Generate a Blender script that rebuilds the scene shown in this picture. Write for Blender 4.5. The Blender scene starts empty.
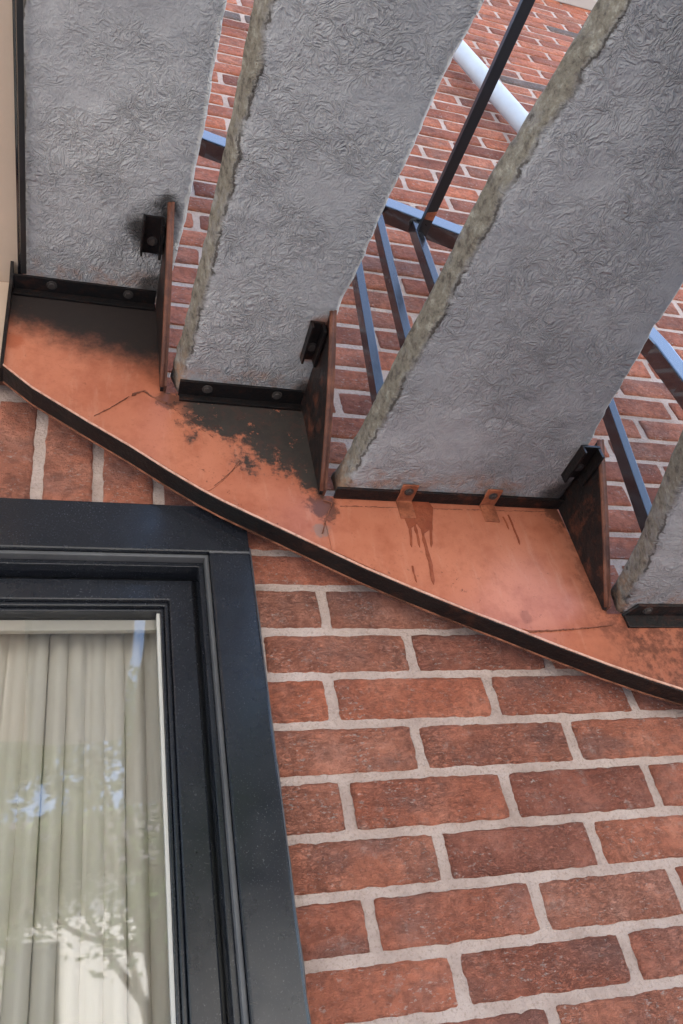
import bpy, bmesh, math, random
from mathutils import Vector, Matrix, noise
S = bpy.context.scene
R = math.radians
rnd = random.Random(7)

# ------------------------------------------------------------------ camera, world, sun
F = 820.15
CAM = Vector((-0.3426, -0.9602, -0.6051))
RM = ((0.9483020, -0.2681156, -0.1698157), (0.0414484, 0.6351175, -0.7713027), (0.3146512, 0.7243893, 0.6133961))
cd = bpy.data.cameras.new('camera'); cam = bpy.data.objects.new('camera', cd)
S.collection.objects.link(cam); S.camera = cam
cd.sensor_fit = 'VERTICAL'; cd.sensor_height = 24; cd.lens = F/1024*24
cd.clip_start = .02; cd.clip_end = 2000
rx, dn, fw = (Vector(v) for v in RM)
cam.matrix_world = Matrix(((rx.x, -dn.x, -fw.x, CAM.x), (rx.y, -dn.y, -fw.y, CAM.y), (rx.z, -dn.z, -fw.z, CAM.z), (0, 0, 0, 1)))

W = bpy.data.worlds.new('World'); S.world = W; W.use_nodes = True
wn = W.node_tree
SUN_EL, SUN_ROT = R(60), R(20)
sky = wn.nodes.new('ShaderNodeTexSky'); sky.sky_type = 'NISHITA'; sky.sun_disc = False
sky.sun_elevation = SUN_EL; sky.sun_rotation = SUN_ROT; sky.air_density = 1.0; sky.dust_density = 2.2; sky.ozone_density = 1.0
wn.links.new(sky.outputs[0], wn.nodes['Background'].inputs[0])
wn.nodes['Background'].inputs[1].default_value = .15
ld = bpy.data.lights.new('sun', 'SUN'); sun = bpy.data.objects.new('sun', ld); S.collection.objects.link(sun)
ld.energy = 3.0; ld.angle = R(.53); ld.color = (1, .95, .87)
sd = Vector((math.sin(SUN_ROT)*math.cos(SUN_EL), math.cos(SUN_ROT)*math.cos(SUN_EL), math.sin(SUN_EL)))
sun.rotation_euler = sd.to_track_quat('Z', 'Y').to_euler()
S.view_settings.view_transform = 'Standard'; S.view_settings.look = 'None'
S.view_settings.exposure = 2.5; S.view_settings.gamma = 1.0
S.cycles.max_bounces = 10; S.cycles.diffuse_bounces = 6; S.cycles.transparent_max_bounces = 12

GROUND = -2.15
# ------------------------------------------------------------------ measuring: from the photograph to planes of the place
def ray(x, y):
    a, b = (x-341.5)/F, (y-512)/F
    return rx*a + dn*b + fw
def on_y(x, y, Y):
    d = ray(x, y); return CAM + d*((Y-CAM.y)/d.y)
def on_z(x, y, Z):
    d = ray(x, y); return CAM + d*((Z-CAM.z)/d.z)
def on_x(x, y, X):
    d = ray(x, y); return CAM + d*((X-CAM.x)/d.x)
def proj(p):
    v = Vector(p)-CAM; z = v.dot(fw)
    if z < .05: return (-9999, -9999)
    return (341.5+F*v.dot(rx)/z, 512+F*v.dot(dn)/z)

# ------------------------------------------------------------------ object helpers
def link(o, parent=None):
    S.collection.objects.link(o)
    if parent: o.parent = parent
    return o
def tag(o, label, cat, group=None):
    o['label'] = label; o['category'] = cat
    if group: o['group'] = group
    return o
def thing(name, label, cat, loc=(0, 0, 0), group=None):
    o = bpy.data.objects.new(name, None); o.location = loc; link(o)
    o.empty_display_size = .1
    return tag(o, label, cat, group)
class MB:
    """collects faces in world coordinates, then links them as one mesh object"""
    def __init__(s): s.v = []; s.f = []; s.mi = []
    def poly(s, pts, mi=0):
        n = len(s.v); s.v += [tuple(p) for p in pts]; s.f.append(tuple(range(n, n+len(pts)))); s.mi.append(mi)
    def add(s, vs, fs, mi=0):
        n = len(s.v); s.v += [tuple(p) for p in vs]
        for f in fs: s.f.append(tuple(i+n for i in f)); s.mi.append(mi)
    def box(s, a, b, mi=0):
        x0, y0, z0 = a; x1, y1, z1 = b
        s.add([(x0,y0,z0),(x1,y0,z0),(x1,y1,z0),(x0,y1,z0),(x0,y0,z1),(x1,y0,z1),(x1,y1,z1),(x0,y1,z1)],
              [(3,2,1,0),(4,5,6,7),(0,1,5,4),(1,2,6,5),(2,3,7,6),(3,0,4,7)], mi)
    def prism_y(s, pts, y0, y1, mi=0):
        n = len(pts)
        s.add([(x, y0, z) for x, z in pts]+[(x, y1, z) for x, z in pts],
              [tuple(range(n)), tuple(range(2*n-1, n-1, -1))]+[((i+1)%n, i, n+i, n+(i+1)%n) for i in range(n)], mi)
    def extrude(s, pts, d, mi=0):
        d = Vector(d); n = len(pts); pts = [Vector(p) for p in pts]
        s.add(pts+[p+d for p in pts], [tuple(range(n)), tuple(range(2*n-1, n-1, -1))]+[((i+1)%n, i, n+i, n+(i+1)%n) for i in range(n)], mi)
    def tube(s, path, r, n=12, mi=0, cap=True):
        path = [Vector(p) for p in path]; rings = []
        for i, p in enumerate(path):
            d = (path[min(i+1, len(path)-1)]-path[max(i-1, 0)]).normalized()
            u = d.cross(Vector((0, 1, 0)) if abs(d.y) < .9 else Vector((1, 0, 0))).normalized(); w = d.cross(u)
            rr = r[i] if isinstance(r, (list, tuple)) else r
            rings.append([p+(u*math.cos(2*math.pi*k/n)+w*math.sin(2*math.pi*k/n))*rr for k in range(n)])
        vs = [q for g in rings for q in g]; fs = []
        for i in range(len(path)-1):
            for k in range(n): fs.append((i*n+k, i*n+(k+1)%n, (i+1)*n+(k+1)%n, (i+1)*n+k))
        if cap: fs.append(tuple(range(n-1, -1, -1))); fs.append(tuple(range((len(path)-1)*n, len(path)*n)))
        s.add(vs, fs, mi)
    def build(s, name, mats, parent=None, smooth=False, bevel=0, seg=2, origin=None):
        me = bpy.data.meshes.new(name)
        off = Vector((0, 0, 0))
        if parent is not None: off = parent.matrix_basis.translation.copy() if parent.parent is None else Vector((0, 0, 0))
        if parent is not None and parent.parent is not None:
            q = parent
            while q: off += q.matrix_basis.translation; q = q.parent
        o_loc = Vector(origin) - off if origin is not None else Vector((0, 0, 0))
        base = off + o_loc
        me.from_pydata([tuple(Vector(v)-base) for v in s.v], [], s.f)
        for m in (mats if isinstance(mats, (list, tuple)) else [mats]): me.materials.append(m)
        me.polygons.foreach_set('material_index', s.mi)
        bm = bmesh.new(); bm.from_mesh(me); bmesh.ops.recalc_face_normals(bm, faces=bm.faces)
        if bevel:
            bm.edges.ensure_lookup_table()
            es = [e for e in bm.edges if len(e.link_faces) == 2 and e.calc_face_angle(0) > .5]
            bmesh.ops.bevel(bm, geom=es, offset=bevel, segments=seg, affect='EDGES', profile=.6)
        bm.to_mesh(me); bm.free()
        if smooth: me.polygons.foreach_set('use_smooth', [True]*len(me.polygons))
        o = bpy.data.objects.new(name, me); o.location = o_loc
        return link(o, parent)

# ------------------------------------------------------------------ material helpers
def mat(name):
    m = bpy.data.materials.new(name); m.use_nodes = True
    t = m.node_tree; b = t.nodes['Principled BSDF']; return m, t, b
def nd(t, typ, **kw):
    n = t.nodes.new(typ)
    for k, v in kw.items():
        if k.startswith('i_'):
            key = k[2:]; n.inputs[int(key) if key.isdigit() else key.replace('_', ' ')].default_value = v
        else: setattr(n, k, v)
    return n
def lk(t, a, b): t.links.new(a, b)
def pos(t, scale=(1, 1, 1), rand=0):
    g = nd(t, 'ShaderNodeNewGeometry'); m = nd(t, 'ShaderNodeMapping'); m.inputs['Scale'].default_value = scale
    lk(t, g.outputs['Position'], m.inputs[0])
    if rand:
        oi = nd(t, 'ShaderNodeObjectInfo'); mm = nd(t, 'ShaderNodeMath', operation='MULTIPLY'); mm.inputs[1].default_value = rand
        lk(t, oi.outputs['Random'], mm.inputs[0]); lk(t, mm.outputs[0], m.inputs['Location'])
    return m.outputs[0]
def noi(t, v, scale, detail=4, rough=.6, dist=0):
    n = nd(t, 'ShaderNodeTexNoise', i_Scale=scale, i_Detail=detail, i_Roughness=rough, i_Distortion=dist); lk(t, v, n.inputs['Vector']); return n.outputs['Fac']
def ramp(t, f, stops):
    r = nd(t, 'ShaderNodeValToRGB'); e = r.color_ramp.elements
    while len(e) > len(stops): e.remove(e[-1])
    while len(e) < len(stops): e.new(.5)
    for q, (p, c) in zip(e, stops):
        q.position = p; q.color = (c, c, c, 1) if isinstance(c, (int, float)) else (*c, 1)
    lk(t, f, r.inputs[0]); return r.outputs[0]
def mix(t, f, a, b, mode='MIX'):
    m = nd(t, 'ShaderNodeMix', data_type='RGBA', blend_type=mode)
    for val, idx in ((f, 0), (a, 6), (b, 7)):
        if isinstance(val, (int, float)): m.inputs[idx].default_value = val
        elif isinstance(val, tuple): m.inputs[idx].default_value = (*val, 1)
        else: lk(t, val, m.inputs[idx])
    return m.outputs[2]
def mth(t, op, a, b=None, c=None, clamp=False):
    m = nd(t, 'ShaderNodeMath', operation=op, use_clamp=clamp)
    for i, v in enumerate((a, b, c)):
        if v is None: continue
        if isinstance(v, (int, float)): m.inputs[i].default_value = v
        else: lk(t, v, m.inputs[i])
    return m.outputs[0]
def sep(t):
    g = nd(t, 'ShaderNodeNewGeometry'); s = nd(t, 'ShaderNodeSeparateXYZ'); lk(t, g.outputs['Position'], s.inputs[0]); return s.outputs
def smooth(t, v, a, b):
    m = nd(t, 'ShaderNodeMapRange', interpolation_type='SMOOTHSTEP'); m.inputs['From Min'].default_value = a; m.inputs['From Max'].default_value = b
    lk(t, v, m.inputs['Value']); return m.outputs[0]
def bump(t, b, h, dist, strength=1.0, prev=None):
    n = nd(t, 'ShaderNodeBump', i_Strength=strength, i_Distance=dist); lk(t, h, n.inputs['Height'])
    if prev is not None: lk(t, prev, n.inputs['Normal'])
    lk(t, n.outputs[0], b.inputs['Normal']); return n.outputs[0]

# ------------------------------------------------------------------ materials
def mat_brick(name='brick_clay', dark=False):
    m, t, b = mat(name)
    v = pos(t, rand=9); vs = pos(t, (1, 1, 2.0), rand=9)
    oi = nd(t, 'ShaderNodeObjectInfo').outputs['Random']
    n1 = noi(t, v, 14, 5, .65); n2 = noi(t, v, 90, 6, .7); n3 = noi(t, vs, 130, 4, .7)
    if dark: c = ramp(t, n1, [(.3, (.13, .11, .10)), (.7, (.24, .19, .17))])
    else:
        c = ramp(t, n1, [(.28, (.40, .140, .085)), (.5, (.54, .205, .128)), (.72, (.63, .285, .195))])
        hue = ramp(t, oi, [(0, (.56, .50, .54)), (.18, (.98, .86, .82)), (.36, (1.14, 1.08, 1.02)), (.54, (.72, .69, .74)), (.78, (1.16, .98, .86)), (1, (.92, 1.0, 1.05))])
        c = mix(t, 1, c, hue, 'MULTIPLY')
        fl = ramp(t, noi(t, pos(t, (1, 1, 1.6), rand=23), 9, 4, .6), [(.52, 0), (.68, .6)])
        c = mix(t, fl, c, (.24, .135, .115))
    c = mix(t, ramp(t, n2, [(.38, .5), (.54, 0)]), c, (.20, .075, .05))
    sp = ramp(t, n3, [(.57, 0), (.66, .85)])
    pat = ramp(t, noi(t, v, 22, 3), [(.42, .0), (.62, 1)])
    c = mix(t, mth(t, 'MULTIPLY', sp, pat), c, (.58, .47, .41))
    hz = ramp(t, noi(t, v, 30, 5, .7), [(.60, 0), (.74, .45)])
    c = mix(t, hz, c, (.52, .42, .36))
    b.inputs['Roughness'].default_value = .88; b.inputs['Specular IOR Level'].default_value = .25
    # creased water-struck face: short wavy folds along the brick, strong on some bricks, weak on others
    w1 = noi(t, vs, 46, 3, .6, 1.1); w2 = noi(t, vs, 95, 3, .65, .7)
    def fold(n, wd): return ramp(t, mth(t, 'ABSOLUTE', mth(t, 'SUBTRACT', n, .5)), [(0, 1), (wd, .4), (wd*2.6, 0)])
    cw = mth(t, 'MULTIPLY', ramp(t, noi(t, v, 11, 3), [(.36, .1), (.60, 1)]), ramp(t, oi, [(0, .9), (.25, .25), (.5, 1), (.75, .4), (1, .8)]))
    cr = mth(t, 'MULTIPLY', mth(t, 'MAXIMUM', fold(w1, .014), mth(t, 'MULTIPLY', fold(w2, .018), .8)), cw)
    if not dark: c = mix(t, mth(t, 'MULTIPLY', cr, .5), c, (.17, .06, .04))
    lk(t, c, b.inputs['Base Color'])
    h = mth(t, 'SUBTRACT', mth(t, 'MULTIPLY', n2, 1.3), mth(t, 'MULTIPLY', cr, .8))
    h = mth(t, 'ADD', h, mth(t, 'MULTIPLY', noi(t, vs, 60, 5, .7, .6), 1.5))
    h = mth(t, 'ADD', h, mth(t, 'MULTIPLY', noi(t, v, 420, 3, .7), .6))
    bump(t, b, h, .0074, 1.0)
    return m
M_brick = mat_brick(); M_brick_dark = mat_brick('overburnt_brick', True)

def mat_mortar():
    m, t, b = mat('lime_mortar'); v = pos(t)
    c = ramp(t, noi(t, v, 9, 5, .7), [(.3, (.36, .27, .23)), (.5, (.48, .375, .325)), (.72, (.57, .465, .415))])
    c = mix(t, ramp(t, noi(t, v, 260, 3, .7), [(.33, .5), (.47, 0)]), c, (.26, .19, .15))
    lk(t, c, b.inputs['Base Color']); b.inputs['Roughness'].default_value = .95; b.inputs['Specular IOR Level'].default_value = .15
    h = mth(t, 'ADD', noi(t, v, 160, 5, .75), mth(t, 'MULTIPLY', noi(t, v, 35, 3), 1.2)); bump(t, b, h, .0055, .9)
    return m
M_mortar = mat_mortar()

def mat_concrete():
    m, t, b = mat('brushed_concrete'); v = pos(t, rand=5)
    at = nd(t, 'ShaderNodeAttribute', attribute_name='edge'); e = nd(t, 'ShaderNodeSeparateColor'); lk(t, at.outputs['Color'], e.inputs[0])
    el, er, ef = e.outputs
    c = ramp(t, noi(t, v, 5, 6, .6), [(.3, (.275, .280, .286)), (.55, (.345, .350, .354)), (.75, (.42, .422, .420))])
    c = mix(t, ramp(t, noi(t, v, 70, 5, .7), [(.35, .35), (.55, 0)]), c, (.24, .238, .245))
    # worm-like trowel ridges
    w = nd(t, 'ShaderNodeMixRGB'); w.blend_type = 'ADD'; w.inputs[0].default_value = .05
    nc = nd(t, 'ShaderNodeTexNoise', i_Scale=20, i_Detail=3); lk(t, v, nc.inputs['Vector']); lk(t, v, w.inputs[1]); lk(t, nc.outputs['Color'], w.inputs[2])
    def ridges(sc, di):
        n = noi(t, w.outputs[0], sc, 2.5, .55, di)
        d = mth(t, 'ABSOLUTE', mth(t, 'SUBTRACT', n, .5))
        return ramp(t, d, [(0, 1), (.05, .55), (.16, 0)])
    rid = mth(t, 'ADD', mth(t, 'MULTIPLY', ridges(43, 1.7), 1.0), mth(t, 'MULTIPLY', ridges(80, 1.2), .6))
    h = mth(t, 'ADD', mth(t, 'MULTIPLY', rid, ramp(t, noi(t, v, 9, 3), [(.34, .12), (.62, 1)])), mth(t, 'MULTIPLY', noi(t, v, 20, 5, .65), 1.6))
    c = mix(t, mth(t, 'MULTIPLY', rid, .18), c, (.56, .56, .56))
    c = mix(t, ramp(t, noi(t, v, 3.2, 5, .65), [(.45, 0), (.68, .45)]), c, (.20, .205, .215))
    h = mth(t, 'ADD', h, mth(t, 'MULTIPLY', noi(t, v, 320, 2), .25))
    # moss and grime growing in from the weathered edges
    n = noi(t, v, 38, 5, .7); nb = noi(t, v, 7, 3)
    lim = mth(t, 'SUBTRACT', mth(t, 'ADD', mth(t, 'MULTIPLY', n, .024), mth(t, 'MULTIPLY', nb, .018)), .0158)
    mk = smooth(t, mth(t, 'SUBTRACT', lim, el), -.003, .006)
    moss = ramp(t, noi(t, v, 70, 8, .72), [(.40, (.085, .072, .057)), (.46, (.15, .132, .104)), (.54, (.18, .162, .128)), (.60, (.23, .215, .175)), (.66, (.31, .30, .255)), (.70, (.17, .13, .09))])
    gr = smooth(t, mth(t, 'SUBTRACT', mth(t, 'ADD', lim, .006), el), -.002, .006)
    c = mix(t, mth(t, 'MULTIPLY', gr, ramp(t, nb, [(.4, .25), (.6, .85)])), c, (.13, .12, .115))
    c = mix(t, mth(t, 'MULTIPLY', mk, .94), c, moss)
    rg = mth(t, 'MULTIPLY', smooth(t, mth(t, 'ABSOLUTE', mth(t, 'SUBTRACT', el, mth(t, 'ADD', lim, .0005))), .0030, .0006), ramp(t, noi(t, v, 26, 3), [(.42, 0), (.52, .9)]))
    c = mix(t, rg, c, (.055, .048, .042))
    mr = smooth(t, mth(t, 'SUBTRACT', mth(t, 'MULTIPLY', n, .013), er), -.0015, .002)
    c = mix(t, mr, c, (.55, .53, .49))  # right arris weathered pale, its catch of light put into the colour
    rust = mth(t, 'MULTIPLY', smooth(t, mth(t, 'SUBTRACT', mth(t, 'MULTIPLY', mth(t, 'ADD', n, nb), .055), ef), -.03, .03), .6)
    c = mix(t, mth(t, 'MULTIPLY', rust, ramp(t, n, [(.42, 0), (.62, 1)])), c, (.33, .17, .10))
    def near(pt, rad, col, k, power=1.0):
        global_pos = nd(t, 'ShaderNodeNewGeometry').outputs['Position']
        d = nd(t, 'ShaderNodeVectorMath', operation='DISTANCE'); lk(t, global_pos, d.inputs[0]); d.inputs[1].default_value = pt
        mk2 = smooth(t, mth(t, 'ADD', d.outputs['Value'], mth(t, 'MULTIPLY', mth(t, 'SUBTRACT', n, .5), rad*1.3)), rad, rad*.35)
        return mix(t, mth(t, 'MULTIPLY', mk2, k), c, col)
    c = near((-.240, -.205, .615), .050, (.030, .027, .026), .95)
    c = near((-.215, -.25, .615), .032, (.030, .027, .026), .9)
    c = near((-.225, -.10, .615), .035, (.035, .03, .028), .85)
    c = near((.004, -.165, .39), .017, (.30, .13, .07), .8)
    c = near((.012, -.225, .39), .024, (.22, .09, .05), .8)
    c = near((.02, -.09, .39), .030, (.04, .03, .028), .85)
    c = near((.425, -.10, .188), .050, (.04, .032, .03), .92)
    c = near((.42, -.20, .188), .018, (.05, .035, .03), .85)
    lk(t, c, b.inputs['Base Color']); b.inputs['Roughness'].default_value = .82; b.inputs['Specular IOR Level'].default_value = .25
    h = mth(t, 'MULTIPLY', h, mth(t, 'SUBTRACT', 1, mth(t, 'MULTIPLY', mk, .6)))
    h = mth(t, 'ADD', h, mth(t, 'MULTIPLY', mth(t, 'MULTIPLY', noi(t, v, 110, 5, .7), mk), 1.6))
    bump(t, b, h, .0025, 1.0)
    return m
M_conc = mat_concrete()

def mat_copper(name='orange_metal_paint', stains=True, light=1.0):
    m, t, b = mat(name); v = pos(t); x, y, z = sep(t)
    c = ramp(t, noi(t, v, 5, 5, .6), [(.3, (.36*light, .112*light, .060*light)), (.7, (.47*light, .172*light, .100*light))])
    c = mix(t, ramp(t, noi(t, v, 17, 6, .72), [(.47, 0), (.66, .5)]), c, (.27*light, .072*light, .036*light))
    c = mix(t, ramp(t, noi(t, pos(t, (3.2, 1, .6)), 22, 5, .7), [(.55, 0), (.72, .35)]), c, (.50*light, .25*light, .17*light))
    c = mix(t, ramp(t, noi(t, v, 240, 3, .7), [(.58, 0), (.72, .45)]), c, (.24*light, .075*light, .038*light))
    rough = .38
    if stains:
        n = noi(t, v, 16, 6, .68); n2 = noi(t, v, 60, 6, .75)
        nn = mth(t, 'ADD', mth(t, 'MULTIPLY', n, .10), mth(t, 'MULTIPLY', n2, .05))
        # black under the top step, fading out lower down
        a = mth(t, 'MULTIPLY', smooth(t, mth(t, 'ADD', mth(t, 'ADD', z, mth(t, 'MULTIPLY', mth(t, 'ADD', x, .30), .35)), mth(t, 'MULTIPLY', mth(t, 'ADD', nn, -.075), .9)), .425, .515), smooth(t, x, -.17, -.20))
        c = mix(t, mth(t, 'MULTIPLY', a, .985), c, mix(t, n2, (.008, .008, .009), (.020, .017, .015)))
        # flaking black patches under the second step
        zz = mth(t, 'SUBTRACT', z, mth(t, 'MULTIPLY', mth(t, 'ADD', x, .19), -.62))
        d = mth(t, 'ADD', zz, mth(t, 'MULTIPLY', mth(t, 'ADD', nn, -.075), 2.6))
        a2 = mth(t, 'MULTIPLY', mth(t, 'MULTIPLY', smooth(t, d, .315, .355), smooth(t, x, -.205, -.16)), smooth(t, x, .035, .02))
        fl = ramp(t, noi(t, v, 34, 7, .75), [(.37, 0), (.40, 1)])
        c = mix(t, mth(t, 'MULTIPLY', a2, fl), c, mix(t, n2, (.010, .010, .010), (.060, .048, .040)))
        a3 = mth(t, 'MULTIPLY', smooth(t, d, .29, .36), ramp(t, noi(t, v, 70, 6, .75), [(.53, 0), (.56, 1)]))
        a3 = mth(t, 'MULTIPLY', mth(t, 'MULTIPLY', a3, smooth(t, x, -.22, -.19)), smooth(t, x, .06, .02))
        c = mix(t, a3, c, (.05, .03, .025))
        # rusty right end
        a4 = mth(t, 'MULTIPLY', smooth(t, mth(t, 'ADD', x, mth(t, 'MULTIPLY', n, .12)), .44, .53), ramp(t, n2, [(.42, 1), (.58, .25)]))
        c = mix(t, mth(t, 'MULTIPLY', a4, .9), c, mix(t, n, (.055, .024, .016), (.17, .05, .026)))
        fk = mth(t, 'MULTIPLY', ramp(t, noi(t, v, 95, 6, .8), [(.60, 0), (.64, .9)]), ramp(t, noi(t, v, 13, 4, .6), [(.50, 0), (.62, 1)]))
        c = mix(t, fk, c, (.075, .026, .016))
        def blot(px, pz, rad, k, col):
            d2 = mth(t, 'SQRT', mth(t, 'ADD', mth(t, 'POWER', mth(t, 'SUBTRACT', x, px), 2), mth(t, 'POWER', mth(t, 'SUBTRACT', z, pz), 2)))
            f = mth(t, 'MULTIPLY', smooth(t, mth(t, 'ADD', d2, mth(t, 'MULTIPLY', mth(t, 'SUBTRACT', n2, .5), rad*2.2)), rad, rad*.6), k)
            return mix(t, f, c, col)
        c = blot(.022, .165, .030, .8, (.06, .028, .02)); c = blot(.010, .12, .016, .7, (.20, .15, .125)); c = blot(-.20, .375, .026, .7, (.05, .026, .02))
        c = blot(.43, .175, .03, .7, (.045, .02, .014)); c = blot(-.44, .48, .02, .6, (.30, .07, .03)); c = blot(.30, -.03, .012, .5, (.2, .06, .03))
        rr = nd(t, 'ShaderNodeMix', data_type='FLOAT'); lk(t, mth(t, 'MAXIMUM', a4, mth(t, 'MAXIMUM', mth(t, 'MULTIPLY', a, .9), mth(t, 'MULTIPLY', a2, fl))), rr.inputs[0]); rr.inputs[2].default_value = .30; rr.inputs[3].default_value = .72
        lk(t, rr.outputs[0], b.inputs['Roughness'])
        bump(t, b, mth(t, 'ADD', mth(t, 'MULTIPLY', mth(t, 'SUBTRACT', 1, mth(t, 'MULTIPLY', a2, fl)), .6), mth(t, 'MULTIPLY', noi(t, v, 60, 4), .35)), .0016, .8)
    else:
        b.inputs['Roughness'].default_value = rough
        bump(t, b, noi(t, v, 60, 4), .0008, .6)
    b.inputs['Metallic'].default_value = .0; b.inputs['Specular IOR Level'].default_value = .28
    lk(t, c, b.inputs['Base Color'])
    return m
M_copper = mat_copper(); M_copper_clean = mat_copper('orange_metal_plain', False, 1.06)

def mat_rusty(name, base, rustc, lo, hi, rough=.6):
    m, t, b = mat(name); v = pos(t)
    f = ramp(t, noi(t, v, 22, 6, .7), [(lo, 0), (hi, 1)])
    c = mix(t, f, base, rustc); c = mix(t, ramp(t, noi(t, v, 120, 4, .7), [(.5, 0), (.7, .6)]), c, tuple(q*.5 for q in rustc))
    lk(t, c, b.inputs['Base Color']); b.inputs['Roughness'].default_value = rough; b.inputs['Specular IOR Level'].default_value = .3
    bump(t, b, noi(t, v, 70, 6, .7), .0025, .7)
    return m
M_black_rust = mat_rusty('black_paint_with_rust', (.0055, .0052, .0055), (.055, .021, .013), .58, .74, .45)
M_rust_plate = mat_rusty('rust_brown_plate', (.008, .007, .007), (.095, .030, .017), .52, .69, .5)
M_rust_edge = mat_rusty('rusty_edge', (.075, .028, .018), (.19, .07, .04), .4, .65, .6)
M_clip = mat_rusty('orange_clip', (.36, .12, .06), (.20, .06, .03), .45, .65, .45)
M_lip = mat_rusty('lip_edge_highlight', (.60, .36, .27), (.42, .16, .09), .5, .7, .4)  # pale lip colour: the edge highlight is painted in
M_rust_back = mat_rusty('rusty_back_edge', (.30, .115, .065), (.09, .035, .02), .45, .6, .5)
M_crust = mat_rusty('rust_crust', (.13, .045, .026), (.22, .08, .045), .4, .6, .7)
M_drip = mat_rusty('paint_run', (.21, .052, .026), (.28, .08, .04), .4, .6, .25)

def mat_paint(name, col, rough, var=.15, bumpd=.0004, spec=.5):
    m, t, b = mat(name); v = pos(t)
    n = noi(t, v, 9, 5, .65)
    c = mix(t, n, tuple(q*(1-var) for q in col), tuple(q*(1+var) for q in col))
    lk(t, c, b.inputs['Base Color'])
    lk(t, ramp(t, noi(t, v, 25, 5, .7), [(.3, max(rough-.08, 0.02)), (.7, rough+.1)]), b.inputs['Roughness'])
    b.inputs['Specular IOR Level'].default_value = spec
    if spec > .8: b.inputs['Coat Weight'].default_value = 1; b.inputs['Coat IOR'].default_value = 1.75; b.inputs['Coat Roughness'].default_value = .06
    if bumpd: bump(t, b, noi(t, v, 110, 4, .6), bumpd, .5)
    return m
def mat_window_paint():
    m, t, b = mat('black_window_paint'); v = pos(t)
    c = mix(t, noi(t, v, 6, 5, .65), (.008, .009, .012), (.016, .018, .023))
    dust = mth(t, 'MULTIPLY', ramp(t, noi(t, v, 420, 3, .7), [(.60, 0), (.72, 1)]), ramp(t, noi(t, v, 12, 4), [(.4, .1), (.62, .45)]))
    c = mix(t, dust, c, (.16, .16, .165))
    lk(t, c, b.inputs['Base Color'])
    lk(t, ramp(t, noi(t, v, 18, 5, .7), [(.3, .13), (.7, .30)]), b.inputs['Roughness'])
    bump(t, b, noi(t, v, 90, 3, .5), .00012, .5)
    return m
M_window = mat_window_paint()
M_caulk = mat_paint('grey_caulk', (.075, .075, .077), .5, .7, .001)
M_rail = mat_paint('black_gloss_rail_paint', (.010, .010, .012), .12, .2, .0002, .9)
M_balu = mat_paint('black_baluster_paint', (.012, .012, .014), .2, .3, .0003, .75)
M_bar = mat_paint('dull_black_bar_paint', (.014, .014, .015), .35, .3, .0004)
M_spacer = mat_paint('aluminium_spacer', (.50, .485, .44), .4)
M_white = mat_paint('white_pvc', (.43, .46, .48), .4, .18, .0004)
M_beige = mat_paint('beige_board_paint', (.50, .39, .30), .7, .08, .0008)
M_stone = mat_paint('pale_gutter_paint', (.40, .40, .40), .6, .1, .0005)
M_steel = mat_paint('dull_bolt_steel', (.045, .038, .035), .42, .4, .0006)
M_room = mat_paint('room_plaster', (.20, .18, .15), .9)
def mat_curtain():
    m, t, b = mat('cream_curtain_cloth'); v = pos(t)
    c = mix(t, noi(t, v, 4, 4), (.58, .56, .50), (.70, .68, .62)); lk(t, c, b.inputs['Base Color'])
    b.inputs['Roughness'].default_value = .9; b.inputs['Specular IOR Level'].default_value = .1
    bump(t, b, noi(t, pos(t, (1, 1, .2)), 500, 3), .0006, .5)
    return m
M_curtain = mat_curtain()
def mat_glass():
    m, t, b = mat('window_glass'); t.nodes.remove(b)
    tr = nd(t, 'ShaderNodeBsdfTransparent'); tr.inputs[0].default_value = (.96, .96, .95, 1)
    gl = nd(t, 'ShaderNodeBsdfGlossy'); gl.inputs['Roughness'].default_value = .022
    v = pos(t); bp = nd(t, 'ShaderNodeBump', i_Strength=.25, i_Distance=.004); lk(t, noi(t, v, 5, 1), bp.inputs['Height']); lk(t, bp.outputs[0], gl.inputs['Normal'])
    fr = nd(t, 'ShaderNodeFresnel', i_IOR=1.6); mx = nd(t, 'ShaderNodeMixShader')
    lk(t, mth(t, 'ADD', fr.outputs[0], .09), mx.inputs[0]); lk(t, tr.outputs[0], mx.inputs[1]); lk(t, gl.outputs[0], mx.inputs[2])
    lk(t, mx.outputs[0], t.nodes['Material Output'].inputs[0]); return m
M_glass = mat_glass()
def mat_ground():
    m, t, b = mat('pale_paving'); v = pos(t)
    br = nd(t, 'ShaderNodeTexBrick', i_Scale=1.6); br.inputs['Color1'].default_value = (.55, .51, .46, 1); br.inputs['Color2'].default_value = (.49, .46, .41, 1); br.inputs['Mortar'].default_value = (.16, .15, .14, 1); br.inputs['Mortar Size'].default_value = .012
    lk(t, v, br.inputs[0]); c = mix(t, noi(t, v, 3, 6), br.outputs[0], (.40, .37, .33)); lk(t, c, b.inputs['Base Color']); b.inputs['Roughness'].default_value = .9
    return m
M_ground = mat_ground()
def mat_leaf():
    m, t, b = mat('leaf_green'); oi = pos(t)
    c = ramp(t, noi(t, oi, 2.3, 4), [(.3, (.05, .10, .03)), (.7, (.16, .22, .08))]); lk(t, c, b.inputs['Base Color']); b.inputs['Roughness'].default_value = .45
    return m
M_leaf = mat_leaf(); M_bark = mat_paint('bark', (.10, .075, .055), .95, .4, .01)
M_render = mat_paint('white_render', (.66, .64, .60), .9, .1, .002); M_tile = mat_paint('roof_slate', (.10, .09, .09), .7, .3, .004)
M_pane = mat_paint('dark_pane', (.02, .025, .03), .08, .1, 0)

# ------------------------------------------------------------------ the setting: ground
g = MB(); g.poly([(-600, -600, GROUND), (600, -600, GROUND), (600, 600, GROUND), (-600, 600, GROUND)])
go = g.build('ground', M_ground); go['kind'] = 'structure'

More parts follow.
